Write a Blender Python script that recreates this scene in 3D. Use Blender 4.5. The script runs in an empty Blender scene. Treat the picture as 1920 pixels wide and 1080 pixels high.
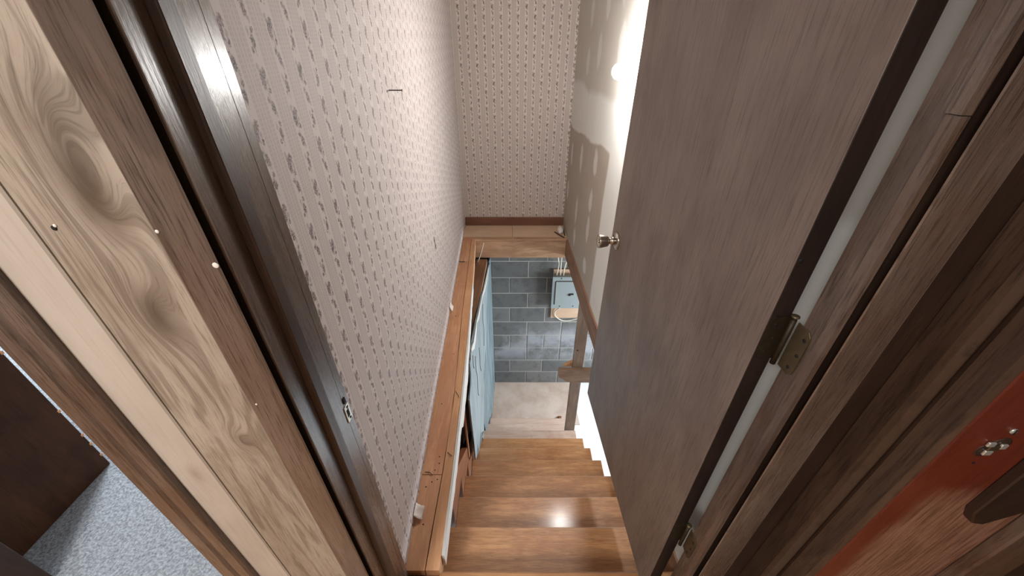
import bpy, bmesh, math, random
from mathutils import Vector, Matrix
random.seed(4)
S = bpy.context.scene
COL = S.collection
R = math.radians

# ------------------------------------------------------------------ camera
cam = bpy.data.objects.new('camera', bpy.data.cameras.new('camera'))
COL.objects.link(cam)
cam.location = (0, 0, 1.49)
cam.rotation_euler = (R(90 - 33.2), 0, 0)
cam.data.sensor_width = 36
cam.data.lens = 36 * 719 / 1920
cam.data.clip_start = 0.02
S.camera = cam

# ------------------------------------------------------------------ world, lights, exposure
w = bpy.data.worlds.new('world'); S.world = w; w.use_nodes = True
w.node_tree.nodes['Background'].inputs[0].default_value = (.75, .85, 1, 1)
w.node_tree.nodes['Background'].inputs[1].default_value = .25
S.view_settings.view_transform = 'Standard'
S.view_settings.look = 'None'
S.view_settings.gamma = 1
S.view_settings.use_curve_mapping = False
S.view_settings.exposure = 0.35

def area(name, loc, target, sx, sy, power, col):
    l = bpy.data.lights.new(name, 'AREA'); l.shape = 'RECTANGLE'
    l.size, l.size_y, l.energy, l.color = sx, sy, power, col
    o = bpy.data.objects.new(name, l); COL.objects.link(o)
    o.location = loc
    o.rotation_euler = (Vector(target) - Vector(loc)).to_track_quat('-Z', 'Y').to_euler()
    return o
area('hall_ceiling_light', (-.9, -1.0, 2.40), (-.9, -1.0, 0), .5, .5, 52, (1, .975, .95))
area('bedroom_window_light', (-2.75, 3.05, 1.45), (-2.55, 0, .9), .8, 1.0, 140, (.82, .91, 1))
area('basement_window_light', (2.75, 2.5, -.75), (.8, 2.7, -2.3), 1.3, .5, 115, (.83, .92, 1))

# ------------------------------------------------------------------ node helpers
def lin(c):
    f = lambda v: v / 12.92 if v <= .04045 else ((v + .055) / 1.055) ** 2.4
    return tuple(f(v / 255) for v in c[:3]) + (1,)

class NT:
    def __init__(s, name):
        s.m = bpy.data.materials.new(name); s.m.use_nodes = True
        s.t = s.m.node_tree; s.n = s.t.nodes
        s.b = s.n['Principled BSDF']
    def new(s, typ, **kw):
        n = s.n.new(typ)
        for k, v in kw.items(): setattr(n, k, v)
        return n
    def put(s, sock, v):
        if v is None: return
        if hasattr(v, 'is_linked'): s.t.links.new(v, sock)
        else: sock.default_value = v
    def ma(s, op, a, b=None, c=None, clamp=False):
        n = s.new('ShaderNodeMath', operation=op); n.use_clamp = clamp
        s.put(n.inputs[0], a); s.put(n.inputs[1], b); s.put(n.inputs[2], c)
        return n.outputs[0]
    def mix(s, f, a, b, mode='MIX'):
        n = s.new('ShaderNodeMix', data_type='RGBA', blend_type=mode)
        s.put(n.inputs[0], f); s.put(n.inputs[6], a); s.put(n.inputs[7], b)
        return n.outputs[2]
    def step(s, x, a, b):       # smooth 0..1 between a and b
        n = s.new('ShaderNodeMapRange', interpolation_type='SMOOTHSTEP')
        s.put(n.inputs[0], x); s.put(n.inputs[1], a); s.put(n.inputs[2], b)
        return n.outputs[0]
    def coord(s, world=False):
        if world: return s.new('ShaderNodeNewGeometry').outputs['Position']
        return s.new('ShaderNodeTexCoord').outputs['Object']
    def sep(s, v):
        n = s.new('ShaderNodeSeparateXYZ'); s.put(n.inputs[0], v); return n.outputs
    def comb(s, x, y, z):
        n = s.new('ShaderNodeCombineXYZ')
        s.put(n.inputs[0], x); s.put(n.inputs[1], y); s.put(n.inputs[2], z); return n.outputs[0]
    def vmul(s, v, k):
        n = s.new('ShaderNodeVectorMath', operation='MULTIPLY'); s.put(n.inputs[0], v); n.inputs[1].default_value = k
        return n.outputs[0]
    def vadd(s, v, k):
        n = s.new('ShaderNodeVectorMath', operation='ADD'); s.put(n.inputs[0], v); s.put(n.inputs[1], k)
        return n.outputs[0]
    def noise(s, v, scale, detail=3, rough=.5, dist=0):
        n = s.new('ShaderNodeTexNoise'); s.put(n.inputs['Vector'], v)
        n.inputs['Scale'].default_value = scale; n.inputs['Detail'].default_value = detail
        n.inputs['Roughness'].default_value = rough; n.inputs['Distortion'].default_value = dist
        return n.outputs[0]
    def rnd(s): return s.new('ShaderNodeObjectInfo').outputs['Random']
    def bump(s, h, strength, dist=.01):
        n = s.new('ShaderNodeBump'); s.put(n.inputs['Height'], h)
        n.inputs['Strength'].default_value = strength; n.inputs['Distance'].default_value = dist
        s.t.links.new(n.outputs[0], s.b.inputs['Normal'])
    def fin(s, col, rough=.5, metal=0, spec=.5, coat=0):
        s.put(s.b.inputs['Base Color'], col); s.put(s.b.inputs['Roughness'], rough)
        s.b.inputs['Metallic'].default_value = metal
        s.b.inputs['Specular IOR Level'].default_value = spec
        s.b.inputs['Coat Weight'].default_value = coat; s.b.inputs['Coat Roughness'].default_value = .17
        return s.m

def plain(name, rgb, rough=.5, metal=0, var=.12, scale=30, bump=.05, spec=.5):
    t = NT(name); c = t.coord()
    n = t.noise(c, scale, 4, .6)
    col = t.mix(n, tuple(x * (1 - var) for x in lin(rgb)[:3]) + (1,), tuple(min(1, x * (1 + var)) for x in lin(rgb)[:3]) + (1,))
    if bump: t.bump(n, bump, .004)
    return t.fin(col, rough, metal, spec)

def wood(name, dark, mid, light, axis='Z', scale=1.0, rough=(.35, .55), bump=.25, ring=.5, fiber=.5,
         knots=(), coat=0, spec=.5, blotch=None, coarse=1.0):
    """grain runs along axis; knots: (cross coordinate, along coordinate, radius, strength) in local metres"""
    t = NT(name)
    o = t.sep(t.coord()); i = 'XYZ'.index(axis)
    al = o[i]; cr = [o[k] for k in range(3) if k != i]
    r = t.ma('MULTIPLY', t.rnd(), 17.3)
    # the wider cross axis is the sum of both (one is the thin one)
    x = t.ma('ADD', cr[0], t.ma('MULTIPLY', cr[1], .73))
    warp = None; kn = None
    for (kx, ka, kr, ks) in knots:
        dx = t.ma('DIVIDE', t.ma('SUBTRACT', cr[0], kx), kr)
        da = t.ma('DIVIDE', t.ma('SUBTRACT', al, ka), kr * 2.0)
        d2 = t.ma('ADD', t.ma('MULTIPLY', dx, dx), t.ma('MULTIPLY', da, da))
        g = t.ma('EXPONENT', t.ma('MULTIPLY', d2, -1.0))
        wv = t.ma('MULTIPLY', g, kr * 1.3)
        warp = wv if warp is None else t.ma('ADD', warp, wv)
        g2 = t.ma('MULTIPLY', t.ma('EXPONENT', t.ma('MULTIPLY', d2, -1.6)), ks)
        kn = g2 if kn is None else t.ma('ADD', kn, g2)
    if warp is not None: x = t.ma('ADD', x, warp)
    v = t.comb(t.ma('ADD', x, r), t.ma('MULTIPLY', al, .09), r)
    broad = t.noise(v, 28 * scale, 3, .55, .6)
    rings = t.ma('SINE', t.ma('MULTIPLY', broad, 38 * ring + 6))
    rings = t.ma('MULTIPLY_ADD', rings, .5, .5)
    vf = t.comb(t.ma('ADD', x, r), t.ma('MULTIPLY', al, .035), r)
    fib = t.noise(vf, 420 * scale / coarse, 4, .7)
    big = t.noise(t.comb(t.ma('ADD', cr[0], r), t.ma('MULTIPLY', al, .35), cr[1]), 9, 3, .6)
    c1 = t.mix(t.step(big, .3, .7), lin(mid), lin(light))
    c2 = t.mix(t.ma('MULTIPLY', t.step(rings, .25, .95), ring), c1, lin(dark))
    c3 = t.mix(t.ma('MULTIPLY', t.step(fib, .48, .68), fiber), c2, lin(dark))
    if blotch:
        c3 = t.mix(t.ma('MULTIPLY', t.step(t.noise(t.vadd(t.coord(), t.comb(r, r, r)), 5, 4, .65), .5, .7), blotch[1]), c3, lin(blotch[0]))
    if kn is not None:
        c3 = t.mix(t.ma('MINIMUM', kn, .9), c3, lin(dark))
    if bump: t.bump(t.ma('ADD', t.ma('MULTIPLY', fib, .7), t.ma('MULTIPLY', rings, .25 * ring)), bump, .003)
    rg = t.ma('MULTIPLY_ADD', fib, rough[1] - rough[0], rough[0])
    return t.fin(c3, rg, 0, spec, coat)

def wallpaper(name, axis, base, stripe, ink, leaf, per=.0615, vper=.121):
    t = NT(name)
    P = t.coord(); o = t.sep(P); u = o['XYZ'.index(axis)]; z = o[2]
    nz = t.noise(P, 260, 2, .6); nz2 = t.noise(t.vadd(P, (3.1, 1.7, 9.2)), 260, 2, .6)
    uu = t.ma('ADD', u, t.ma('MULTIPLY', t.ma('SUBTRACT', nz, .5), .010))
    zz = t.ma('ADD', z, t.ma('MULTIPLY', t.ma('SUBTRACT', nz2, .5), .010))
    q = t.ma('DIVIDE', u, per)
    idx = t.ma('FLOOR', q)
    cu = t.ma('MULTIPLY', t.ma('SUBTRACT', t.ma('SUBTRACT', t.ma('DIVIDE', uu, per), idx), .5), per)
    cu0 = t.ma('MULTIPLY', t.ma('SUBTRACT', t.ma('FRACT', q), .5), per)
    sh = t.ma('MULTIPLY', t.ma('FLOORED_MODULO', idx, 2.0), .5)
    cv = t.ma('MULTIPLY', t.ma('FRACT', t.ma('ADD', t.ma('DIVIDE', zz, vper), sh)), vper)
    def blob(x, zc, rx, rz):
        a = t.ma('DIVIDE', t.ma('SUBTRACT', cu, x), rx)
        b = t.ma('DIVIDE', t.ma('SUBTRACT', cv, zc), rz)
        return t.ma('ADD', t.ma('MULTIPLY', a, a), t.ma('MULTIPLY', b, b))
    fl = [(.001, .018, .0052, .0095), (.005, .032, .0035, .0045), (.0015, .055, .0055, .0095), (-.005, .066, .0036, .0045),
          (-.004, .092, .0062, .013), (.003, .101, .005, .008), (-.006, .008, .003, .004), (.006, .078, .003, .005)]
    lf = [(-.008, .108, .0035, .006), (.007, .088, .003, .005), (.006, .045, .0022, .006), (-.006, .030, .0025, .006), (0, .075, .0012, .016), (0.001, .004, .0012, .012)]
    d = None
    for b in fl:
        e = blob(*b); d = e if d is None else t.ma('MINIMUM', d, e)
    d2 = None
    for b in lf:
        e = blob(*b); d2 = e if d2 is None else t.ma('MINIMUM', d2, e)
    speck = t.step(t.noise(P, 420, 3, .6), .40, .56)
    mf = t.ma('MULTIPLY', t.ma('SUBTRACT', 1.0, t.step(d, .5, 1.35)), t.ma('MULTIPLY_ADD', speck, .6, .4))
    ml = t.ma('MULTIPLY', t.ma('SUBTRACT', 1.0, t.step(d2, .5, 1.4)), .55)
    # pale band behind the sprigs, darker band with dotted pinstripes between
    ab = t.ma('ABSOLUTE', cu0)
    band = t.step(ab, .0125, .0145)
    col = t.mix(band, lin(base), lin(stripe))
    pin = None
    for off in (.0155, .0195, .0265):
        e = t.ma('LESS_THAN', t.ma('ABSOLUTE', t.ma('SUBTRACT', ab, off)), .0005)
        pin = e if pin is None else t.ma('MAXIMUM', pin, e)
    dots = t.ma('MULTIPLY_ADD', t.ma('GREATER_THAN', t.ma('FRACT', t.ma('DIVIDE', z, .006)), .4), .45, .12)
    col = t.mix(t.ma('MULTIPLY', pin, dots), col, lin(ink))
    tint = t.noise(P, 40, 1, .5)
    inkc = t.mix(t.step(tint, .4, .6), lin(ink), lin((124, 100, 106)))
    col = t.mix(ml, col, lin(leaf))
    col = t.mix(mf, col, inkc)
    col = t.mix(t.ma('MULTIPLY', t.noise(P, 3, 3, .6), .16), col, lin((150, 138, 128)))
    t.bump(t.noise(P, 500, 2, .6), .06, .002)
    return t.fin(col, .6, 0, .3)

# ------------------------------------------------------------------ materials
M = {}
M['paper_left'] = wallpaper('wallpaper_sprig_left', 'Y', (226, 217, 214), (217, 207, 204), (98, 80, 80), (146, 138, 126))
M['paper_back'] = wallpaper('wallpaper_sprig_back', 'X', (216, 204, 196), (198, 185, 176), (70, 55, 50), (116, 104, 94))
DK = dict(dark=(46, 34, 28), mid=(92, 75, 64), light=(108, 92, 82))
M['trim_dark'] = wood('stained_trim', **DK, rough=(.22, .42), ring=.35, fiber=.8, bump=.3, coat=.15, blotch=((88, 58, 40), .45))
M['trim_gloss'] = wood('stained_trim_glossy', (52, 40, 34), (100, 82, 71), (118, 102, 91), rough=(.2, .34), ring=.25, fiber=.75, bump=.3, coat=.25, blotch=((96, 64, 48), .3))
M['casing_dim'] = wood('dim_brown_casing', (26, 17, 13), (66, 48, 37), (82, 63, 50), rough=(.3, .5), ring=.3, fiber=.6, bump=.2)
M['stop_dark'] = wood('stop_moulding_dark', (22, 14, 11), (58, 40, 30), (72, 52, 40), rough=(.3, .5), ring=.15, fiber=.5, bump=.15)
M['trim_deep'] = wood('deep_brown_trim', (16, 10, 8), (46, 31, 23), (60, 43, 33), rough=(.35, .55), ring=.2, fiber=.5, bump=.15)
M['door_face'] = wood('door_veneer', (62, 50, 44), (105, 91, 83), (121, 107, 98), rough=(.36, .52), ring=.12, fiber=.55, bump=.08, scale=1.0, coarse=1.5, blotch=((86, 66, 55), .22))
M['door_edge'] = wood('door_edge_wood', (12, 8, 7), (32, 21, 17), (44, 31, 25), rough=(.4, .6), ring=.2, fiber=.4, bump=.1)
M['red_jamb'] = wood('red_brown_jamb', (60, 22, 13), (104, 42, 26), (118, 54, 36), rough=(.28, .45), ring=.15, fiber=.35, bump=.12)
def worn_red(m):
    """the red finish is worn off to bare wood on the lower part of this jamb"""
    t = NT.__new__(NT); t.m = m; t.t = m.node_tree; t.n = t.t.nodes; t.b = t.n['Principled BSDF']
    P = t.coord(True); o = t.sep(P)
    n = t.ma('MULTIPLY', t.ma('SUBTRACT', t.noise(P, 14, 4, .6), .5), .10)
    mk = t.ma('MULTIPLY', t.ma('SUBTRACT', 1.0, t.step(t.ma('ADD', o[2], n), .87, .97)), t.step(t.ma('ADD', o[0], t.ma('MULTIPLY', n, .3)), .592, .632))
    fib = t.noise(t.vmul(P, (60, 60, 3)), 4, 4, .65)
    bare = t.mix(t.step(fib, .35, .68), lin((158, 116, 94)), lin((112, 76, 58)))
    old = t.b.inputs['Base Color'].links[0].from_socket
    t.put(t.b.inputs['Base Color'], t.mix(mk, old, bare))
worn_red(M['red_jamb'])
M['pine_knot'] = wood('pale_knotty_board', (82, 66, 52), (150, 136, 120), (173, 160, 145), rough=(.45, .65), ring=.42, fiber=.5, bump=.1,
                      knots=((.02, .165, .036, .5), (.016, .105, .030, .75), (.004, -.06, .028, .8), (.01, -.33, .02, .4), (-.02, .45, .03, .5)), scale=1.1, blotch=((118, 98, 78), .5))
M['pine_plain'] = wood('pale_plain_board', (138, 122, 108), (178, 166, 153), (190, 179, 166), rough=(.45, .65), ring=.1, fiber=.22, bump=.06,
                       knots=((.012, -.425, .016, .55),), scale=.5)
M['tread'] = wood('oak_tread', (126, 80, 46), (188, 138, 94), (206, 158, 112), axis='X', rough=(.22, .4), ring=.3, fiber=.6, bump=.3, coat=.4, scale=1.5, blotch=((150, 88, 50), .4))
M['tread_daylit'] = wood('daylit_pale_tread', (150, 118, 100), (196, 168, 150), (208, 186, 170), axis='X', rough=(.4, .6), ring=.2, fiber=.35, bump=.15, scale=.8, blotch=((160, 116, 88), .35))  # lower treads: basement daylight put into the colour as paler wood
M['hallfloor'] = wood('hall_floor_boards', (120, 76, 44), (180, 130, 86), (196, 148, 104), axis='X', rough=(.25, .45), ring=.3, fiber=.4, bump=.15)
M['riser'] = wood('riser_board', (90, 52, 28), (140, 88, 52), (158, 106, 68), axis='X', ring=.3, fiber=.4)
M['fir'] = wood('orange_fir', (134, 84, 56), (198, 144, 106), (210, 160, 122), axis='Y', rough=(.5, .7), ring=.25, fiber=.35, bump=.15, blotch=((180, 114, 78), .4))
M['fir_pale'] = wood('pale_fir', (140, 90, 56), (198, 146, 104), (212, 164, 122), axis='Y', rough=(.5, .7), ring=.2, fiber=.3, bump=.15)
M['fir_x'] = wood('fir_header', (118, 80, 54), (176, 138, 106), (194, 158, 126), axis='X', rough=(.5, .7), ring=.3, fiber=.3, bump=.15, scale=.8, knots=((.0, .0, .02, .6),))
M['ply'] = wood('tan_subfloor', (156, 120, 94), (198, 166, 138), (208, 178, 150), axis='X', rough=(.6, .8), ring=.1, fiber=.2, bump=.08)
M['joist'] = wood('brown_joist', (78, 50, 34), (132, 94, 68), (152, 114, 86), axis='Y', rough=(.55, .75), ring=.3, fiber=.35, bump=.15)
M['post'] = wood('grey_brown_post', (86, 70, 58), (150, 130, 112), (170, 150, 132), axis='Z', rough=(.5, .7), ring=.25, fiber=.4, bump=.15)
M['rail'] = wood('rail_wood', (94, 70, 54), (152, 126, 104), (172, 146, 124), axis='X', rough=(.5, .7), ring=.3, fiber=.35, bump=.15)
M['base'] = wood('baseboard_brown', (52, 28, 18), (106, 68, 50), (124, 84, 64), axis='X', rough=(.35, .5), ring=.15, fiber=.35, bump=.1)
M['stringer'] = wood('red_brown_stringer', (70, 34, 16), (128, 74, 42), (146, 92, 56), axis='Y', rough=(.4, .6), ring=.25, fiber=.4, bump=.15)
M['book'] = wood('dark_cabinet', (24, 13, 8), (62, 38, 23), (78, 50, 31), axis='Z', rough=(.55, .7), ring=.2, fiber=.35, bump=.08, spec=.2, blotch=((36, 20, 12), .5))
M['white_gyp'] = plain('drywall_edge', (214, 210, 204), .8, var=.1)
M['cavity'] = plain('cavity_brown', (66, 48, 36), .9, var=.3, scale=12)
M['mortar'] = plain('mortar_grey', (164, 162, 156), .95, var=.15, scale=80, bump=.3)
M['ceil'] = plain('ceiling_white', (214, 210, 202), .8, var=.04)
M['hallwall'] = plain('hall_wall_cream', (200, 193, 184), .7, var=.05)
M['bedwall'] = plain('bedroom_wall', (190, 192, 194), .7, var=.05)
M['daylit_floor'] = plain('daylight_whitened_concrete', (222, 226, 228), .6, var=.05, scale=8, bump=.08)  # daylight glare on the basement floor, put into the colour as white
M['chrome'] = plain('satin_steel', (186, 178, 166), .22, 1, var=.1, bump=0)
M['brass_old'] = plain('tarnished_brass', (104, 92, 70), .45, .75, var=.35, scale=60, bump=.1)
M['brass_dark'] = plain('dark_tarnished_brass', (50, 42, 28), .55, .5, var=.5, scale=60, bump=.1)
M['strike'] = plain('worn_strike_metal', (206, 202, 194), .35, .6, var=.15)
M['black'] = plain('black_hole', (14, 12, 11), .8, var=.2)
M['iron'] = plain('dark_nail', (58, 48, 42), .5, .6, var=.2)
M['putty'] = plain('white_putty', (226, 220, 212), .7, var=.03)
M['cable'] = plain('white_cable', (214, 206, 190), .5, var=.05)
M['panel'] = plain('grey_blue_panel_paint', (150, 160, 160), .4, var=.05, scale=20, bump=.02)
M['porcelain'] = plain('white_porcelain', (238, 234, 226), .25, var=.02)
M['paper_torn'] = plain('torn_paper', (226, 214, 206), .8, var=.06)

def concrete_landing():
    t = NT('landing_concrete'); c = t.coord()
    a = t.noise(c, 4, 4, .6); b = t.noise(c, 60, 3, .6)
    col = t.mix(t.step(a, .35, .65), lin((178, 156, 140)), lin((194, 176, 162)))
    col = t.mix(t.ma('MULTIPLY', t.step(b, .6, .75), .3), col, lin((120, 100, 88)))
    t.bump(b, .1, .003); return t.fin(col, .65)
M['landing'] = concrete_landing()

def block_mat():
    t = NT('concrete_block'); c = t.coord(); w = t.coord(True); o = t.sep(w)
    r = t.rnd()
    fine = t.noise(c, 140, 3, .7); big = t.noise(w, 3.2, 4, .65); mid_ = t.noise(w, 9, 4, .65)
    col = t.mix(r, lin((106, 107, 106)), lin((130, 129, 126)))
    col = t.mix(t.ma('MULTIPLY', t.step(mid_, .45, .7), .55), col, lin((84, 84, 86)))
    # pale lime bloom on the damp courses
    zb = t.ma('MULTIPLY', t.step(o[2], -2.0, -1.75), t.ma('SUBTRACT', 1.0, t.step(o[2], -1.55, -1.3)))
    col = t.mix(t.ma('MULTIPLY', zb, t.step(big, .38, .66)), col, lin((160, 162, 166)))
    col = t.mix(t.ma('MULTIPLY', t.step(fine, .5, .7), .35), col, lin((60, 60, 62)))
    t.bump(fine, .35, .004); return t.fin(col, .9, 0, .2)
M['block'] = block_mat()

def blue_mat(name, a, b, s):
    t = NT(name); c = t.coord(); o = t.sep(c)
    st = t.noise(t.comb(t.ma('MULTIPLY', o[1], 18.0), 0.0, t.ma('MULTIPLY', o[2], 1.6)), 1.2, 4, .6)
    bl = t.noise(c, 4, 3, .6)
    col = t.mix(t.step(st, .35, .68), lin(a), lin(b))
    col = t.mix(t.ma('MULTIPLY', t.step(bl, .45, .7), .4), col, lin(s))
    t.bump(st, .1, .004); return t.fin(col, .6)
M['blue_far'] = blue_mat('streaky_blue_wallboard', (82, 96, 100), (134, 150, 154), (96, 110, 115))
M['blue_near'] = blue_mat('pale_blue_wallboard', (128, 140, 143), (150, 161, 163), (116, 129, 133))

def right_wall_mat():
    t = NT('patched_drywall'); P = t.coord(True); o = t.sep(P); y, z = o[1], o[2]
    n1 = t.ma('MULTIPLY', t.ma('SUBTRACT', t.noise(P, 2.6, 2.5, .5), .5), .16)
    edge = t.ma('MULTIPLY_ADD', t.ma('SUBTRACT', y, 2.1), -.065, .97)
    low = t.ma('SUBTRACT', 1.0, t.step(t.ma('ADD', z, n1), t.ma('SUBTRACT', edge, .012), t.ma('ADD', edge, .012)))
    yy = t.ma('ADD', y, t.ma('MULTIPLY', n1, .35))
    far = t.step(yy, 2.08, 2.12)
    m = t.ma('MULTIPLY', low, far)
    up = t.ma('MULTIPLY', t.step(t.ma('ADD', z, n1), 1.19, 1.24), .55)
    m = t.ma('MAXIMUM', m, up)
    wz = t.ma('MULTIPLY', t.ma('SUBTRACT', t.noise(P, 22, 3, .6), .5), .05)
    sp = None
    for (a, b, ra, rb) in [(2.82, .76, .045, .11), (2.39, .846, .055, .085), (3.26, .38, .05, .09), (2.40, .594, .05, .085), (2.82, .361, .04, .12),
                           (2.39, .40, .045, .1), (2.36, .13, .06, .07), (2.80, .15, .04, .08), (3.2, .70, .04, .1), (2.9, 1.36, .05, .09), (2.6, 1.42, .05, .1),
                           (2.15, 1.45, .06, .12), (2.9, 1.62, .05, .1), (2.5, 1.66, .05, .1), (2.2, 1.7, .05, .1), (1.9, 1.5, .06, .09)]:
        e1 = t.ma('DIVIDE', t.ma('SUBTRACT', t.ma('ADD', y, wz), a), ra); e2 = t.ma('DIVIDE', t.ma('SUBTRACT', t.ma('ADD', z, wz), b), rb)
        d = t.ma('ADD', t.ma('MULTIPLY', e1, e1), t.ma('MULTIPLY', e2, e2))
        sp = d if sp is None else t.ma('MINIMUM', sp, d)
    spot = t.ma('MULTIPLY', t.ma('SUBTRACT', 1.0, t.step(sp, .5, 1.1)), .85)
    beige = t.mix(t.noise(P, 6, 3, .6), lin((166, 155, 141)), lin((180, 169, 155)))
    beige = t.mix(spot, beige, lin((214, 210, 205)))
    white = t.mix(t.noise(P, 3, 3, .6), lin((214, 212, 204)), lin((230, 228, 222)))
    col = t.mix(m, white, beige)
    return t.fin(col, .6, 0, .3)
M['right_wall'] = right_wall_mat()

def carpet_mat():
    t = NT('grey_carpet'); c = t.coord()
    n = t.noise(c, 120, 5, .75); b = t.noise(c, 5, 3, .6)
    col = t.mix(t.step(n, .3, .7), lin((112, 116, 122)), lin((196, 202, 208)))
    col = t.mix(t.ma('MULTIPLY', b, .3), col, lin((150, 150, 150)))
    t.bump(n, .9, .012); return t.fin(col, .95, 0, .1)
M['carpet'] = carpet_mat()

def emit(name, rgb, strength):
    t = NT(name); t.b.inputs['Emission Color'].default_value = rgb + (1,)
    t.b.inputs['Emission Strength'].default_value = strength
    return t.fin((.9, .9, .9, 1), .3)
M['bulb'] = emit('lit_bulb_glass', (1, .985, .97), 500)

# ------------------------------------------------------------------ mesh helpers
LOC = {}
def reg(o, kw):
    for k in ('label', 'category', 'group', 'kind'):
        if kw.get(k): o[k] = kw[k]
    return o
def empty(name, loc=(0, 0, 0), **kw):
    o = bpy.data.objects.new(name, None); COL.objects.link(o); o.location = loc
    o.empty_display_size = .05
    LOC[o] = Vector(loc); return reg(o, kw)
def link_bm(name, bm, mat, parent=None, origin=None, smooth=False, local=False, **kw):
    """vertices are world coordinates (or the parent's local ones); the origin goes to the middle unless given"""
    bmesh.ops.recalc_face_normals(bm, faces=bm.faces)
    if origin is None:
        lo = Vector([min(v.co[i] for v in bm.verts) for i in range(3)]); hi = Vector([max(v.co[i] for v in bm.verts) for i in range(3)])
        origin = (lo + hi) / 2
    origin = Vector(origin)
    for v in bm.verts: v.co -= origin
    me = bpy.data.meshes.new(name); bm.to_mesh(me); bm.free()
    if smooth:
        for p in me.polygons: p.use_smooth = True
    me.materials.append(mat)
    o = bpy.data.objects.new(name, me); COL.objects.link(o)
    if parent:
        o.parent = parent
        o.location = origin if local else origin - LOC[parent]
    else: o.location = origin
    LOC[o] = origin
    return reg(o, kw)
def add_prism(bm, poly, fn):
    """poly: 2D points; fn(p, end) -> 3D for both ends"""
    a = [bm.verts.new(fn(p, 0)) for p in poly]; b = [bm.verts.new(fn(p, 1)) for p in poly]
    n = len(poly)
    bm.faces.new(a); bm.faces.new(b[::-1])
    for i in range(n): bm.faces.new((a[i], b[i], b[(i + 1) % n], a[(i + 1) % n]))
def bev(bm, w, seg=1):
    if w: bmesh.ops.bevel(bm, geom=bm.edges[:], offset=w, segments=seg, affect='EDGES', clamp_overlap=True)
def prism_z(name, poly, z0, z1, mat, parent=None, bevel=0, **kw):
    bm = bmesh.new(); add_prism(bm, poly, lambda p, e: (p[0], p[1], z1 if e else z0)); bev(bm, bevel)
    return link_bm(name, bm, mat, parent, **kw)
def prism_x(name, poly, x0, x1, mat, parent=None, bevel=0, **kw):
    bm = bmesh.new(); add_prism(bm, poly, lambda p, e: (x1 if e else x0, p[0], p[1])); bev(bm, bevel)
    return link_bm(name, bm, mat, parent, **kw)
def prism_y(name, poly, y0, y1, mat, parent=None, bevel=0, **kw):
    bm = bmesh.new(); add_prism(bm, poly, lambda p, e: (p[0], y1 if e else y0, p[1])); bev(bm, bevel)
    return link_bm(name, bm, mat, parent, **kw)
def box(name, x0, x1, y0, y1, z0, z1, mat, parent=None, bevel=0, **kw):
    return prism_z(name, [(x0, y0), (x1, y0), (x1, y1), (x0, y1)], z0, z1, mat, parent, bevel, **kw)
def add_lathe(bm, prof, center, axis, seg=24):
    """prof: (distance along axis, radius)"""
    ax = Vector(axis).normalized(); t1 = ax.orthogonal().normalized(); t2 = ax.cross(t1); c = Vector(center)
    rings = []
    for d, r in prof:
        if r < 1e-6: rings.append([bm.verts.new(c + ax * d)])
        else: rings.append([bm.verts.new(c + ax * d + (t1 * math.cos(k * 2 * math.pi / seg) + t2 * math.sin(k * 2 * math.pi / seg)) * r) for k in range(seg)])
    for a, b in zip(rings, rings[1:]):
        for k in range(seg):
            k2 = (k + 1) % seg
            if len(a) == 1 and len(b) == 1: continue
            if len(a) == 1: bm.faces.new((a[0], b[k], b[k2]))
            elif len(b) == 1: bm.faces.new((a[k], a[k2], b[0]))
            else: bm.faces.new((a[k], a[k2], b[k2], b[k]))
    for rg in (rings[0], rings[-1]):
        if len(rg) > 1: bm.faces.new(rg)
def lathe(name, prof, center, axis, mat, parent=None, seg=24, **kw):
    bm = bmesh.new(); add_lathe(bm, prof, center, axis, seg)
    return link_bm(name, bm, mat, parent, smooth=kw.pop('smooth', True), **kw)
def spline(pts, n=6):
    P = [Vector(p) for p in pts]; P = [P[0]] + P + [P[-1]]; out = []
    for i in range(1, len(P) - 2):
        for k in range(n):
            t = k / n; a, b, c, d = P[i - 1:i + 3]
            out.append(.5 * ((2 * b) + (c - a) * t + (2 * a - 5 * b + 4 * c - d) * t * t + (3 * b - a - 3 * c + d) * t ** 3))
    out.append(P[-2]); return out
def tube(name, pts, r, mat, parent=None, seg=8, curve=True, **kw):
    pts = spline(pts) if curve else [Vector(p) for p in pts]
    bm = bmesh.new(); rings = []; t1 = None
    for i, p in enumerate(pts):
        d = (pts[min(i + 1, len(pts) - 1)] - pts[max(i - 1, 0)]).normalized()
        t1 = d.orthogonal().normalized() if t1 is None else (t1 - d * t1.dot(d)).normalized()
        t2 = d.cross(t1)
        rings.append([bm.verts.new(p + (t1 * math.cos(k * 2 * math.pi / seg) + t2 * math.sin(k * 2 * math.pi / seg)) * r) for k in range(seg)])
    for a, b in zip(rings, rings[1:]):
        for k in range(seg): bm.faces.new((a[k], a[(k + 1) % seg], b[(k + 1) % seg], b[k]))
    bm.faces.new(rings[0]); bm.faces.new(rings[-1])
    return link_bm(name, bm, mat, parent, smooth=True, **kw)
ST = dict(kind='structure')

# ================================================================== THE SETTING
CEIL = 2.45
# --- upper floor: hall floor, carpeted room floor
floor = box('floor', -4.3, 2.2, -2.6, .53, -.19, -.0, M['hallfloor'], **ST, label='brown wood hall floor at the head of the stairs')
box('floor_nosing', -.24, .60, .53, .553, -.03, 0, M['hallfloor'], floor, .006)
carpet = box('floor_carpet', -4.3, -.50, .53, 3.2, -.19, .006, M['carpet'], **ST, label='grey carpet floor of the room on the left')
box('ceiling', -4.3, 2.2, -2.6, 3.6, CEIL, CEIL + .1, M['ceil'], **ST, label='white ceiling above the hall and stairwell')

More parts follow.
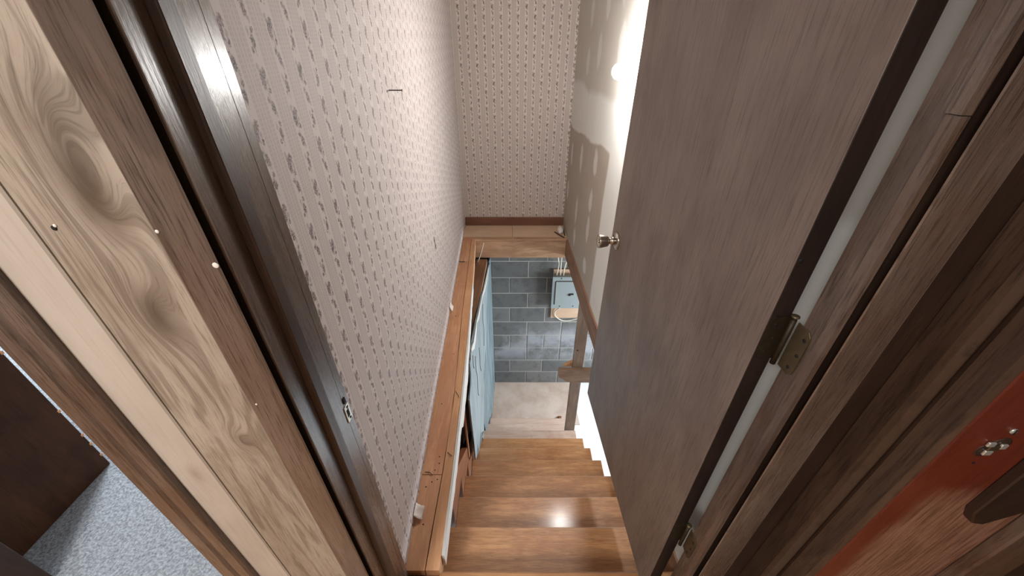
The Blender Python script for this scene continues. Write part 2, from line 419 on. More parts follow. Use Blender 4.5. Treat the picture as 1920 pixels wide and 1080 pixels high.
# --- stairwell walls
wl = prism_z('wall_left', [(-.3557, .535), (-.440, 3.37), (-.50, 3.37), (-.50, .535)], 0, CEIL, M['paper_left'], **ST, label='left stairwell wall in striped floral wallpaper')
wb = box('wall_back', -.70, .85, 3.366, 3.47, -.02, CEIL, M['paper_back'], **ST, label='end wall of stairwell in striped floral wallpaper')
wr = prism_z('wall_right', [(.570, .47), (.482, 3.37), (.70, 3.37), (.70, .47)], -.004, CEIL, M['right_wall'], **ST, label='right stairwell drywall with bare patched area')
box('baseboard_back', -.436, .482, 3.352, 3.366, .001, .083, M['base'], bevel=.003, **ST, label='dark brown baseboard under the end wall wallpaper')

# --- hall side walls
wf = empty('wall_front', (0, .45, 0), **ST, label='hall wall around the stair doorway clad in pale boards')
box('wall_core', -.69, -.352, .43, .53, 0, CEIL, M['cavity'], wf)
box('wall_core', .476, .587, .415, .47, 0, CEIL, M['trim_deep'], wf)
box('wall_core', -.36, .476, .425, .53, 2.05, CEIL, M['hallwall'], wf)
box('wall_core', -1.52, -.69, .425, .53, 2.05, CEIL, M['hallwall'], wf)
box('wall_core', -4.3, -1.52, .425, .53, 0, CEIL, M['hallwall'], wf)
box('plank', -.5585, -.406, .412, .430, 0, CEIL, M['pine_knot'], wf, .0025, origin=(-.483, .421, 1.236))
box('plank', -.655, -.5625, .412, .430, 0, CEIL, M['pine_plain'], wf, .0025, origin=(-.608, .421, 1.225))
nail = lambda n, x, y, z, r, m, p: lathe(n, [(0, r), (-.0006, r), (-.0012, r * .7), (-.0014, 0)], (x, y, z), (0, 1, 0), m, p, 10)
nail('nail_hole', -.533, .4119, 1.304, .0032, M['black'], wf)
nail('nail_putty', -.530, .4119, 1.307, .0022, M['putty'], wf)

# outer shell of the hall and of the left room (out of frame, closes the light in)
box('wall_hall_rear', -4.3, 2.2, -2.7, -2.6, 0, CEIL, M['hallwall'], **ST, label='rear wall of the hall behind the viewpoint')
box('wall_hall_end', -4.4, -4.3, -2.6, 3.3, 0, CEIL, M['bedwall'], **ST, label='far left outer wall of the upper floor')
wbed = empty('wall_bedroom', (-2.4, 3.2, 0), **ST, label='window wall of the carpeted room')
box('wall_piece', -4.3, -3.2, 3.2, 3.3, 0, CEIL, M['bedwall'], wbed)
box('wall_piece', -2.3, -.50, 3.2, 3.3, 0, CEIL, M['bedwall'], wbed)
box('wall_piece', -3.2, -2.3, 3.2, 3.3, 0, .9, M['bedwall'], wbed)
box('wall_piece', -3.2, -2.3, 3.2, 3.3, 2.0, CEIL, M['bedwall'], wbed)
box('wall_hall_far_right', 2.1, 2.2, -2.6, .6, 0, CEIL, M['hallwall'], **ST, label='far right outer wall of the hall')
box('wall_stair_outer', .70, .72, .47, 3.47, 0, CEIL, M['ceil'], **ST, label='rear face of the right stairwell wall')

# --- doorway to the stairs: left jamb (latch side)
tl = prism_z('trim_1', [(-.345, .411), (-.345, .545), (-.3553, .545), (-.3553, .531), (-.3515, .531), (-.3515, .428), (-.350, .411)], 0, 2.05, M['trim_gloss'], **ST, label='glossy brown latch jamb left of the stair doorway')
prism_z('door_stop', [(-.345, .447), (-.333, .449), (-.333, .472), (-.345, .474)], 0, 2.04, M['stop_dark'], tl, .0008)
prism_z('jamb_extension', [(-.3452, .5255), (-.3446, .5255), (-.3446, .5449), (-.3452, .5449)], 0, 2.05, M['trim_gloss'], tl)
prism_z('casing', [(-.368, .411), (-.3505, .3995), (-.353, .398), (-.404, .398), (-.409, .402), (-.409, .4115)], 0, 2.12, M['trim_dark'], tl)
box('strike_plate', -.345, -.3428, .520, .541, .808, .853, M['strike'], tl, .001)
box('latch_hole', -.3432, -.3423, .5245, .5335, .822, .842, M['black'], tl)
for z in (.815, .847): lathe('screw', [(0, .003), (.001, .003), (.0014, 0)], (-.3428, .532, z), (1, 0, 0), M['iron'], tl, 10)
box('old_mortise', -.3452, -.3425, .527, .5345, .860, .874, M['black'], tl)
nail('nail_putty', -.401, .3979, 1.306, .0024, M['putty'], tl); nail('nail_putty', -.395, .3979, 1.015, .0018, M['putty'], tl)
nail('tape_scrap', -.3535, .3979, 1.262, .004, M['putty'], tl)

# --- right jamb (hinge side)
tr = prism_z('trim_2', [(.455, .4235), (.455, .468), (.476, .468), (.476, .450)], 0, 2.05, M['trim_dark'], **ST, label='brown hinge jamb right of the stair doorway')
prism_z('door_stop', [(.455, .4105), (.4448, .4115), (.4448, .4285), (.4455, .4292), (.455, .4295)], 1.425, 2.04, M['trim_gloss'], tr)
prism_z('door_stop', [(.455, .4110), (.4468, .4120), (.4468, .4285), (.4475, .4290), (.455, .4290)], 0, 1.424, M['trim_dark'], tr)
prism_z('casing', [(.476, .4115), (.4565, .3995), (.458, .398), (.5155, .398), (.5175, .4005), (.5175, .4145)], 0, 2.12, M['trim_gloss'], tr)
prism_z('bead', [(.5185, .415), (.5185, .4035), (.5205, .4015), (.5235, .4035), (.5235, .415)], 0, 2.12, M['trim_gloss'], tr)
def hinge_jamb(zc):
    prof = [(.477, zc - .045), (.452, zc - .045), (.445, zc - .038), (.443, zc - .02), (.443, zc + .02), (.445, zc + .038), (.452, zc + .045), (.477, zc + .045)]
    h = prism_x('hinge_plate', prof, .4528, .455, M['brass_old'], tr, .0004)
    for dy, dz in ((.452, .028), (.451, -.003), (.456, -.031)):
        lathe('screw_hole', [(0, .0032), (-.0006, .0032), (-.0008, 0)], (.4527, dy, zc + dz), (1, 0, 0), M['black'], h, 10)
    hk = lathe('hinge_barrel', [(-.047, 0), (-.047, .0045), (.047, .0045), (.047, 0)], (.4475, .4815, zc), (0, 0, 1), M['brass_dark'], tr, 12)
    lathe('hinge_pin', [(.046, .003), (.050, .003), (.052, .0065), (.054, .0065), (.0555, .004), (.056, 0)], (.4475, .4815, zc), (0, 0, 1), M['brass_old'], hk, 12)
for zc in (1.068, .405, 1.80): hinge_jamb(zc)
box('frame_head', -.345, .455, .411, .53, 2.05, 2.07, M['trim_dark'], tr)

# --- doorway to the carpeted room on the left
t3 = box('trim_3', -.700, -.688, .411, .53, 0, 2.05, M['trim_dark'], **ST, label='brown door frame of the carpeted room on the left')
prism_z('casing', [(-.636, .412), (-.636, .402), (-.640, .398), (-.662, .398), (-.668, .402), (-.674, .396), (-.698, .394), (-.701, .398), (-.701, .412)], 0, 2.12, M['trim_dark'], t3)
box('jamb', -1.52, -1.495, .411, .532, 0, 2.05, M['trim_deep'], t3, .002)
box('casing', -1.57, -1.505, .396, .411, 0, 2.12, M['trim_dark'], t3, .003)
box('frame_head', -1.495, -.70, .411, .53, 2.03, 2.05, M['trim_dark'], t3)

# --- doorway in the hall's right wall, seen close by
t4 = prism_z('trim_4', [(.571, .305), (.85, .305), (.85, .33), (.571, .33)], 0, 2.05, M['red_jamb'], **ST, label='red brown door jamb with latch mortise at the right edge')
prism_z('casing', [(.587, .415), (.574, .4135), (.5745, .378), (.577, .370), (.583, .3605), (.573, .352), (.5695, .346), (.568, .316), (.5705, .308), (.587, .307)], 0, 2.12, M['casing_dim'], t4)
prism_y('door_stop', [(.683, 2.04), (.683, .900), (.697, .872), (.716, .868), (.783, .93), (.783, 2.04)], .291, .305, M['trim_deep'], t4, .002)
box('inner_casing', .785, .86, .285, .305, 0, 2.05, M['trim_dark'], t4, .003)
# latch mortise: rounded recess with a bent metal strike in it
for k, (dx, dz, a) in enumerate(((-.006, -.007, 0), (.006, .006, 0))):
    lathe('mortise_recess', [(0, .0125), (-.0006, .0125), (-.0008, .010), (-.0007, 0)], (.6265 + dx, .305, 1.043 + dz), (0, 1, 0), M['stop_dark'], t4, 18)
sp = box('strike_tongue', .6185, .6345, .3015, .3045, 1.038, 1.048, M['brass_old'], t4, .001)
box('strike_tab', .612, .622, .3012, .3045, 1.047, 1.055, M['strike'], t4, .001)
box('strike_tab', .631, .640, .3012, .3045, 1.042, 1.051, M['strike'], t4, .001)
box('strike_tab', .618, .629, .3012, .3045, 1.029, 1.038, M['strike'], t4, .001)
lathe('screw', [(0, .0045), (-.0015, .0045), (-.0025, .003), (-.0027, 0)], (.6295, .305, 1.076), (0, 1, 0), M['strike'], t4, 14)
box('screw_slot', .6285, .6305, .3020, .3030, 1.072, 1.080, M['black'], t4)
nail('nail_hole', .624, .3047, 1.008, .0018, M['black'], t4)
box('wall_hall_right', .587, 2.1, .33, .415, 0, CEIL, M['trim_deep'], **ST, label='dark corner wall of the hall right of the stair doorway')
box('wall_hall_right_rear', .587, .70, -2.6, -.55, 0, CEIL, M['hallwall'], **ST, label='rear piece of right hall wall behind the viewpoint')

# --- ledge and rim around the stair opening
lt = box('trim_5', -.362, .495, 3.07, 3.108, -.19, -.0185, M['fir_x'], bevel=.002, **ST, label='fir header board across the far end of stair opening', origin=(.01, 3.089, -.09))
box('top_strip', -.362, .495, 3.063, 3.108, -.018, -.001, M['fir_x'], lt, .002)
ld = empty('floor_ledge', (0, 3.22, 0), **ST, label='tan subfloor ledge below the end wall')
box('ledge_board', -.436, .0015, 3.109, 3.366, -.018, 0, M['ply'], ld)
box('ledge_board', .0045, .495, 3.109, 3.366, -.018, 0, M['ply'], ld)
box('ledge_support', -.436, .495, 3.109, 3.366, -.19, -.019, M['joist'], ld)

W_ = [(-.352, .41), (-.440, 3.37)]
wx = lambda y: -.352 + (y - .41) * (-.088 / 2.96)
gro = [(.56, -.2905), (.645, -.290), (.763, -.287), (1.037, -.281), (1.377, -.290), (1.965, -.322), (2.664, -.343), (3.10, -.357)]
inn = [(.56, -.243), (.661, -.246), (.867, -.247), (1.241, -.253), (1.707, -.265), (2.421, -.289), (2.75, -.305), (3.062, -.325)]
def ip(tab, y):
    if y <= tab[0][0]: return tab[0][1]
    for (a, b), (c, d) in zip(tab, tab[1:]):
        if y <= c: return b + (d - b) * (y - a) / (c - a)
    return tab[-1][1]
pl = empty('trim_6', (-.32, 1.9, 0), **ST, label='orange fir sill boards along the foot of left wall')
def sill(name, y0, y1, fa, fb, z0, z1, mat, n=7):
    ys = [y0 + (y1 - y0) * k / n for k in range(n + 1)]
    poly = [(fa(y), y) for y in ys] + [(fb(y), y) for y in reversed(ys)]
    return prism_z(name, poly, z0, z1, mat, pl, 0)
G = lambda y: ip(gro, y); I = lambda y: ip(inn, y)
for a, b in ((.555, .889), (.892, 2.655), (2.66, 3.365)):
    sill('sill_board', a, b, lambda y: wx(y) - .02, lambda y: G(y) - .0016, -.04, -.001, M['fir'])
sill('inner_board', .555, 3.062, lambda y: G(y) + .0016, lambda y: I(y), -.085, 0, M['fir_pale'])
# ragged drywall edge hanging under the inner board
def ragged():
    bm = bmesh.new(); n = 40; y0, y1 = .60, 2.35; rows = []
    rr = random.Random(7)
    for k in range(n + 1):
        y = y0 + (y1 - y0) * k / n
        th = .011 if y < 1.75 else .011 * max(.35, (2.35 - y) / .6)
        low = -.070 - .015 * (rr.random()) - (.05 if 1.2 < y < 1.6 else 0)
        x = I(y)
        rows.append([bm.verts.new(p) for p in ((x + .0015, y, -.002), (x + th, y, -.004), (x + th + .0015 * rr.random(), y, low), (x + .0015, y, low))])
    for a, b in zip(rows, rows[1:]):
        for k in range(4): bm.faces.new((a[k], a[(k + 1) % 4], b[(k + 1) % 4], b[k]))
    bm.faces.new(rows[0]); bm.faces.new(rows[-1])
    return bm
link_bm('drywall_edge', ragged(), M['white_gyp'], pl)
# nails and scratches on the sill
for (y, f) in ((.70, .5), (.84, .3), (.86, .55), (.87, .8), (.91, .6), (.94, .75), (.97, .7), (1.25, .4), (1.6, .7), (1.95, .5), (2.3, .6), (2.5, .3)):
    x = wx(y) + (G(y) - wx(y)) * f
    lathe('nail_head', [(0, .0028), (.0008, .0028), (.0012, 0)], (x, y, -.001), (0, 0, 1), M['iron'], pl, 8)
tube('splinter', [(-.355, .90, .002), (-.335, .895, .006), (-.322, .885, .003)], .0016, M['iron'], pl, 5)
tube('splinter', [(-.276, .99, .001), (-.262, .975, .006), (-.254, .972, .003)], .0014, M['iron'], pl, 5)
tube('splinter', [(-.285, 1.33, .001), (-.268, 1.30, .006), (-.262, 1.285, .003)], .0014, M['iron'], pl, 5)
tube('splinter', [(-.425, 2.66, .002), (-.40, 2.64, .009), (-.375, 2.655, .003)], .003, M['iron'], pl, 5)

# rim joist below the right wall
prism_z('trim_7', [(.478, 3.07), (.518, 1.85), (.560, .55), (.60, .55), (.557, 1.85), (.516, 3.07)], -.165, -.005, M['joist'], **ST, label='brown rim joist along the foot of the right wall')

# --- basement shell
ZB = -2.34
box('floor_basement', -1.5, 3.0, -1.2, 3.56, ZB - .1, ZB, M['daylit_floor'], **ST, label='basement floor right of the stairs, whitened as if by daylight')
prism_z('floor_landing', [(-.50, 2.9), (.80, 2.9), (.765, 3.56), (-.50, 3.56)], ZB, ZB + .012, M['landing'], **ST, label='tan concrete landing at the foot of the stairs')  # splits the floor: tan here, daylight coloured in as white beyond
box('wall_basement_left', -.52, -.46, -.2, 3.56, ZB, -.19, M['cavity'], **ST, label='dark stud cavity behind the stairs left boarding')
box('wall_basement_near', -1.5, 3.0, -1.3, -1.2, ZB, -.19, M['mortar'], **ST, label='near basement wall under the hall')
bw = empty('wall_basement_right', (2.9, 1.2, ZB), **ST, label='right basement wall with a high window')
box('wall_piece', 2.9, 3.0, -1.2, 1.8, ZB, -.19, M['mortar'], bw)
box('wall_piece', 2.9, 3.0, 3.2, 3.56, ZB, -.19, M['mortar'], bw)
box('wall_piece', 2.9, 3.0, 1.8, 3.2, ZB, -1.05, M['mortar'], bw)
box('wall_piece', 2.9, 3.0, 1.8, 3.2, -.45, -.19, M['mortar'], bw)
box('ceiling_basement', .70, 3.0, .53, 3.56, -.19, -.10, M['joist'], **ST, label='wood ceiling of the basement right of the stairwell')
box('trim_8', .60, .70, .53, 3.47, -.17, -.01, M['joist'], **ST, label='doubled joist under the right stairwell wall')

# --- block wall at the foot of the stairs
blk = box('wall_basement', -.60, 3.0, 3.5565, 3.68, ZB - .1, -.02, M['mortar'], **ST, label='grey concrete block basement wall facing the stairs')
BH, BW, JT = .203, .406, .011
def block_mesh(w, key):
    bm = bmesh.new()
    add_prism(bm, [(-w / 2, -.02), (w / 2, -.02), (w / 2, .012), (-w / 2, .012)], lambda p, e: (p[0], p[1], (BH - JT) / 2 * (1 if e else -1)))
    bev(bm, .004); bmesh.ops.recalc_face_normals(bm, faces=bm.faces)
    me = bpy.data.meshes.new(key); bm.to_mesh(me); bm.free(); me.materials.append(M['block']); return me
full, half = block_mesh(BW - JT, 'block'), block_mesh(BW / 2 - JT, 'half_block')
rb = random.Random(3)
for c in range(11):
    z = ZB + .012 + BH * (c + .5)
    off = .179 if c % 2 == 0 else .179 - BW / 2
    for k in range(-2, 5):
        x0 = off + BW * k
        if x0 + BW < -.30 or x0 > 1.75: continue
        cells = [(x0 + BW / 2, full)]
        if c in (2, 3) and k in (-1, 0, 1) and c == 3: cells = [(x0 + BW / 4, half), (x0 + BW * .75, half)]
        for (cx, me) in cells:
            o = bpy.data.objects.new('block', me); COL.objects.link(o)
            o.parent = blk; o.location = Vector((cx, 3.572 + rb.uniform(-.002, .002), z)) - LOC[blk]

# ================================================================== THE DOOR
HX, HY = .418, .494
ang = math.atan2(1.308 - .494, .374 - .418)
DW, DT = .815, .034
bm = bmesh.new(); add_prism(bm, [(0, -DT), (DW, -DT), (DW, 0), (0, 0)], lambda p, e: (p[0], p[1], 2.03 if e else .012)); bev(bm, .0012)
door = link_bm('door_1', bm, M['door_face'], origin=(0, 0, 0), **ST, label='flat brown veneer door swung open along right side of stairwell')
door.location = (HX, HY, 0); door.rotation_euler = (0, 0, ang); LOC[door] = Vector((0, 0, 0))
L = dict(local=True)
box('edge_band', -.0015, .0004, -DT + .0008, -.0008, .013, 2.029, M['door_edge'], door, **L)
box('edge_band', DW - .0004, DW + .0012, -DT + .0008, -.0008, .013, 2.029, M['trim_gloss'], door, **L)
KX, KZ = DW - .058, .875
def knob(sgn):
    y0 = 0 if sgn > 0 else -DT
    a = (0, sgn, 0); c = (KX, y0, KZ)
    rs = lathe('rose', [(0, .033), (.003, .033), (.007, .028), (.009, .016)], c, a, M['chrome'], door, 32, **L)
    k = lathe('knob', [(.009, .0125), (.012, .015), (.020, .015), (.023, .011), (.028, .010), (.031, .0165), (.036, .0200), (.060, .0245), (.065, .0250), (.0675, .0235), (.064, .020), (.0615, .012), (.0625, .0)], c, a, M['chrome'], door, 32, **L)
    o = lathe('lock_button', [(.0615, .0055), (.0665, .0055), (.0675, .004), (.0677, 0)], c, a, M['chrome'], door, 16, **L)
knob(1); knob(-1)
for zc in (1.068, .405, 1.80):
    h = prism_x('hinge_plate', [(-DT + .001, zc - .045), (-DT + .001, zc + .045), (-.008, zc + .045), (-.003, zc + .038), (-.002, zc + .015), (-.002, zc - .03), (-.006, zc - .042), (-.012, zc - .045)], -.0042, -.0015, M['brass_dark'], door, **L)
    for yy, dz in ((-.012, .03), (-.012, -.028), (-.018, .0)):
        lathe('screw_hole', [(0, .003), (-.0006, .003), (-.0008, 0)], (-.0042, yy, zc + dz), (1, 0, 0), M['black'], door, 10, **L)
    box('hinge_knuckle', -.0125, -.0035, -DT - .0005, -DT + .0035, zc - .044, zc + .044, M['brass_dark'], door, .001, **L)
lathe('scar', [(0, .004), (-.0005, .004), (-.0007, 0)], (-.0015, -.006, 1.215), (1, 0, 0), M['black'], door, 10, **L)

# ================================================================== STAIRS
RUN, RISE, Y0, Z0 = .25, .2315, .80, -.235
XL, XR = -.275, .605
stair = empty('staircase', (.165, .55, ZB), label='worn brown wood basement staircase descending away from the door', category='staircase')
ny = lambda n: Y0 + RUN * n
nz = lambda n: Z0 - RISE * n
for n in range(9):
    m = M['tread'] if n < 6 else M['tread_daylit']
    dx = [0, .004, -.003, .006, 0, .003, -.004, .002, 0][n]
    box('tread', XL + dx, XR + dx, ny(n) - RUN - .012 if n else .53, ny(n), nz(n) - .028, nz(n), m, stair, .004)
for n in range(10):
    yb = ny(n - 1) - .028
    box('riser', XL + .01, XR - .045, yb, yb + .018, max(nz(n) if n < 9 else ZB + .012, ZB + .012), (nz(n - 1) - .028) if n else -.19, M['riser'], stair)
def stringer(x0, x1, up, dn, name, mat):
    top = [(.56, nz(-1) + up)] if up < 0 else [(.56, -.09), (.55 + (nz(-1) + up + .09) * RUN / RISE, -.09)]
    poly = top + [(ny(8) + .05, nz(8) + up - .03), (ny(8) + .22, ZB + .013), (ny(8) - .1, ZB + .013), (.56, nz(-1) - dn)]
    return prism_x(name, poly, x0, x1, mat, stair)
stringer(.555, .592, -.285, .52, 'stringer', M['stringer'])
stringer(-.335, -.300, .13, .52, 'stringer', M['stringer'])
# newel post with its cross rail and foot wedge
npst = box('newel_post', .508, .598, 2.33, 2.37, nz(7), -.168, M['post'], stair, .003)
lathe('knot_hole', [(0, .007), (-.0008, .007), (-.001, 0)], (.533, 2.330, -.64), (0, 1, 0), M['iron'], npst, 12)
prism_y('cross_rail', [(.388, -.826), (.392, -.905), (.475, -.965), (.70, -.970), (.70, -.826)], 2.288, 2.329, M['rail'], stair, .003)
prism_y('rail_block', [(.43, -.825), (.505, -.775), (.505, -.825)], 2.335, 2.365, M['fir_pale'], stair)
prism_y('foot_wedge', [(.425, nz(7)), (.506, nz(7)), (.506, nz(7) + .10)], 2.325, 2.37, M['stringer'], stair)

# ================================================================== LEFT BOARDING IN THE BASEMENT
bx = lambda y: -.27 + (y - 1.45) * .0213
def board(name, poly, th, mat, parent, dx=0):
    bm = bmesh.new(); add_prism(bm, poly, lambda p, e: (bx(p[0]) + dx - (th if e else 0), p[0], p[1]))
    bmesh.ops.triangulate(bm, faces=[f for f in bm.faces if len(f.verts) > 4])
    return link_bm(name, bm, mat, parent)
wbp = empty('wall_board', (-.25, 2.5, ZB), kind='structure', label='broken blue painted wallboard beside the lower stairs')
stp = []
for n in range(4, 9): stp += [(ny(n) - RUN + .02, nz(n) + .004), (ny(n) + .01, nz(n) + .004)]
stp = [p for p in stp if p[0] > 2.15]
far = [(3.555, ZB + .015), (3.555, -.44), (3.36, -.392), (3.11, -.34), (2.90, -.42), (2.72, -.60), (2.60, -.80), (2.40, -.84), (2.25, -.90), (2.15, -1.20)] + stp + [(3.08, ZB + .015)]
board('blue_sheet', far, .012, M['blue_far'], wbp)
near = [(3.30, -.372), (3.11, -.312), (2.89, -.30), (2.669, -.262), (2.49, -.20), (2.333, -.182), (2.20, -.165), (2.084, -.140), (1.96, -.15), (1.877, -.152), (1.80, -.118), (1.753, -.106), (1.72, -.16), (1.677, -.15),
        (1.66, -.24), (1.669, -.315), (1.60, -.315), (1.559, -.335), (1.566, -.50), (1.574, -.605), (1.597, -.805), (1.598, -1.00), (1.64, -1.03), (1.724, -.99), (1.76, -1.15), (1.84, -1.155), (1.90, -1.12), (1.96, -1.20), (2.03, -1.38),
        (2.12, -1.385), (2.20, -1.20), (2.30, -.90), (2.45, -.86), (2.64, -.82), (2.76, -.62), (2.93, -.45)]
board('pale_sheet', near, .010, M['blue_near'], wbp, .0125)
# torn pale edge along the break
edge = [(3.11, -.312), (2.89, -.30), (2.669, -.262), (2.49, -.20), (2.333, -.182), (2.20, -.165), (2.084, -.140), (1.96, -.15), (1.877, -.152), (1.80, -.118), (1.753, -.106)]
e2 = [(y, z - .018 - (.045 if y < 2.25 else .01) * abs(math.sin(y * 9))) for y, z in reversed(edge)]
board('torn_edge', edge + e2, .004, M['white_gyp'], wbp, .0165)
for pts in ([(1.90, -.30), (1.895, -.42), (1.93, -.52), (1.91, -.66), (1.95, -.74)], [(2.12, -.42), (2.13, -.52), (2.11, -.60), (2.16, -.70)], [(1.80, -.20), (1.79, -.27), (1.82, -.33)], [(2.5, -.30), (2.45, -.42), (2.48, -.55), (2.43, -.68)]):
    tube('crack', [(bx(y) + .0125, y, z) for y, z in pts], .0035, M['cavity'], wbp, 5)
# plate under the floor and studs behind the boarding
bp = prism_z('trim_9', [(-.322, 3.06), (-.226, 3.06), (-.2445, 2.58), (-.272, 2.05), (-.284, 1.72), (-.335, 1.72)], -.24, -.20, M['joist'], **ST, label='brown plate board beside the blue wallboard')
for y in (1.15, 1.62, 2.2, 2.9):
    box('stud', -.455, -.345, y, y + .04, ZB + .012, -.245, M['stringer'], bp)
box('lath_strip', -.300, -.290, 1.56, 1.585, -.92, -.35, M['fir_pale'], bp)
box('backing_board', -.352, -.345, .56, 1.55, -1.5, -.09, M['stringer'], bp)

# ================================================================== THINGS
# wall lamp with a bare bulb
lamp = empty('wall_lamp', (.505, 1.80, 1.372), label='lit bare bulb in white porcelain holder on right wall', category='lamp')
lx = .531
ax = (-1, 0, 0)
lathe('lamp_holder', [(0, .052), (.008, .052), (.014, .046), (.020, .030), (.038, .024), (.040, .019)], (lx, 1.80, 1.372), ax, M['porcelain'], lamp, 28)
lathe('bulb', [(.036, .013), (.048, .014), (.060, .020), (.075, .028), (.092, .031), (.108, .026), (.118, .014), (.121, 0)], (lx, 1.80, 1.372), ax, M['bulb'], lamp, 28)

# electrical panel on its board
pb = box('plywood_board', .445, .83, 3.533, 3.551, -1.238, -.585, M['ply'], bevel=.002, label='pale plywood backing board behind the electrical panel', category='board')
ep = empty('electrical_panel', (.61, 3.532, -1.03), label='grey blue electrical breaker panel on the block wall', category='electrical panel')
box('box', .440, .782, 3.462, 3.532, -1.030, -.640, M['panel'], ep, .004)
cv = box('cover', .430, .792, 3.450, 3.461, -1.040, -.630, M['panel'], ep, .004)
pd = box('panel_door', .468, .752, 3.441, 3.449, -.985, -.685, M['panel'], ep, .006)
box('door_seam', .461, .4665, 3.4475, 3.4505, -.985, -.685, M['iron'], ep)
box('door_seam', .468, .752, 3.4475, 3.4505, -.683, -.678, M['iron'], ep)
box('latch', .618, .668, 3.434, 3.441, -.852, -.832, M['black'], pd, .003)
box('latch', .612, .636, 3.432, 3.441, -.862, -.842, M['black'], pd, .003)
for x, z in ((.525, -.648), (.700, -.648), (.527, -1.008), (.675, -1.008)):
    lathe('screw', [(0, .007), (-.002, .006), (-.003, 0)], (x, 3.450, z), (0, 1, 0), M['iron'], cv, 10)
tube('cable', [(.470, 3.40, -.19), (.470, 3.42, -.39), (.486, 3.46, -.48), (.474, 3.48, -.625)], .006, M['cable'], label='white cable dropping into the panel, leftmost of three', category='cable', group='cables above the panel')
tube('cable', [(.503, 3.40, -.19), (.503, 3.42, -.39), (.508, 3.46, -.50), (.514, 3.48, -.625)], .006, M['cable'], label='white cable dropping into the panel, middle of three', category='cable', group='cables above the panel')
tube('cable', [(.62, 3.44, -.19), (.60, 3.46, -.38), (.556, 3.46, -.47), (.546, 3.48, -.625)], .006, M['cable'], label='white cable dropping into the panel, slanting rightmost of three', category='cable', group='cables above the panel')
tube('cable', [(.572, 3.50, -1.048), (.505, 3.515, -1.11), (.490, 3.522, -1.18), (.524, 3.522, -1.228), (.585, 3.522, -1.266), (.68, 3.522, -1.264), (.80, 3.522, -1.22)], .006, M['cable'], label='white cable looping out below the electrical panel', category='cable')

# loose wires by the left opening
tube('wire', [(-.250, 3.055, -.03), (-.268, 3.045, -.10), (-.292, 3.03, -.17), (-.315, 3.0, -.215)], .0028, M['cable'], label='thin pale wire hanging from header at far left corner', category='wire')
tube('wire', [(-.315, 1.74, -.33), (-.290, 1.84, -.40), (-.262, 1.90, -.50), (-.252, 1.905, -.60), (-.262, 1.84, -.60), (-.285, 1.78, -.56)], .0035, M['iron'], label='dark hooked wire poking out beside blue wallboard', category='wire')

# nail in the left wall
nl = empty('nail', (wx(1.32), 1.32, 1.353), label='long dark nail sticking out of left wallpapered wall', category='nail')
lathe('shank', [(-.01, .0016), (.040, .0016)], (wx(1.32), 1.32, 1.353), (1, 0, 0), M['iron'], nl, 8)
lathe('head', [(.040, .0036), (.0412, .0036), (.0416, 0)], (wx(1.32), 1.32, 1.353), (1, 0, 0), M['iron'], nl, 10)
# small tear in the paper
bm = bmesh.new(); add_prism(bm, [(1.745, .655), (1.752, .648), (1.758, .612), (1.768, .598), (1.772, .570), (1.764, .575), (1.752, .605), (1.744, .632)], lambda p, e: (wx(p[0]) + (.0012 if e else -.001), p[0], p[1]))
link_bm('tear', bm, M['black'], wl)

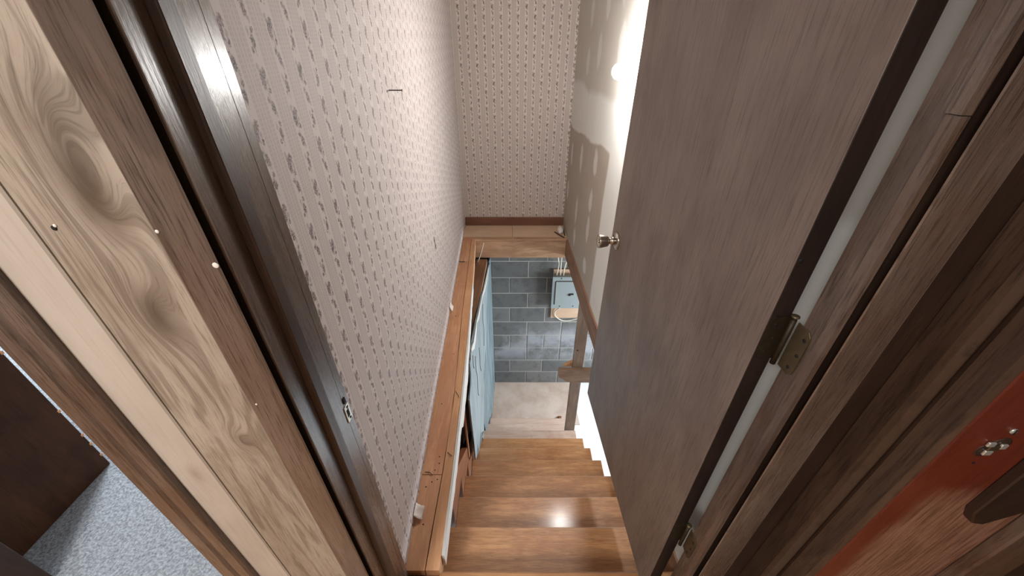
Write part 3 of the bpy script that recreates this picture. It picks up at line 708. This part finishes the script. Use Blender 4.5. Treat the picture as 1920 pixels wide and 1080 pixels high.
# torn paper flaps at the wall foot
def flap(name, y, z, w, h, curl, seed, label):
    rr = random.Random(seed); bm = bmesh.new(); nu, nv = 8, 6; g = []
    for j in range(nv + 1):
        row = []
        for i in range(nu + 1):
            a = i / nu; b = j / nv
            yy = y + (a - .5) * w + .006 * (rr.random() - .5)
            zz = z - h * b * (1 - .35 * abs(a - .5)) + .004 * rr.random()
            xx = wx(y) + .002 + curl * (1 - math.cos(b * 2.2)) * .6 + .003 * rr.random()
            row.append(bm.verts.new((xx, yy, max(zz, .004))))
        g.append(row)
    for j in range(nv):
        for i in range(nu): bm.faces.new((g[j][i], g[j][i + 1], g[j + 1][i + 1], g[j + 1][i]))
    o = link_bm(name, bm, M['paper_torn'], None, smooth=True, label=label, category='paper scrap')
    md = o.modifiers.new('thick', 'SOLIDIFY'); md.thickness = .0012
    return o
flap('paper_flap', .735, .036, .045, .034, .030, 2, 'curled scrap of torn wallpaper at near foot of left wall')
flap('paper_flap', 1.985, .075, .055, .055, .016, 5, 'torn wallpaper flap halfway along foot of left wall')

# crumpled scrap and stick on the ledge
bm = bmesh.new(); bmesh.ops.create_icosphere(bm, subdivisions=3, radius=1)
rr = random.Random(9)
for v in bm.verts:
    k = 1 + .22 * math.sin(7 * v.co.x + 3 * v.co.y) * math.cos(5 * v.co.z + 4 * v.co.y) + .06 * rr.random()
    v.co = Vector((v.co.x * .026 * k + .440, v.co.y * .065 * k + 3.22, max(.001, v.co.z * .022 * k + .018)))
link_bm('crumpled_paper', bm, M['paper_torn'], None, smooth=True, label='crumpled whitish paper scrap in right corner of the ledge', category='paper scrap')
tube('stick', [(.388, 3.20, .006), (.425, 3.13, .008), (.462, 3.085, .006)], .005, M['iron'], label='dark stick lying on ledge beside the crumpled paper', category='stick', seg=6)
tube('black_wire', [(.468, 3.30, .005), (.474, 3.24, .010), (.472, 3.18, .012), (.470, 3.12, .010)], .005, M['black'], label='black wire along foot of right wall on ledge', category='wire', seg=6)

# dark cabinet in the carpeted room
cb = empty('bookcase', (-1.92, .77, .006), label='tall dark brown bookcase side standing on grey carpet', category='bookcase')
CX = -1.669
box('side_panel', CX - .02, CX, .590, .936, .006, 1.85, M['book'], cb, .003)
box('side_panel', CX - .72, CX - .70, .590, .936, .006, 1.85, M['book'], cb, .003)
box('back_panel', CX - .70, CX - .02, .590, .600, .006, 1.85, M['book'], cb)
for z in (.07, .42, .78, 1.14, 1.5, 1.83): box('shelf', CX - .70, CX - .02, .601, .93, z, z + .018, M['book'], cb)
for z in (.065, .135, .19, .33, .62):
    box('chipped_edge', CX - .001, CX + .0025, .929, .938, z, z + .012, M['fir_pale'], cb, .001)
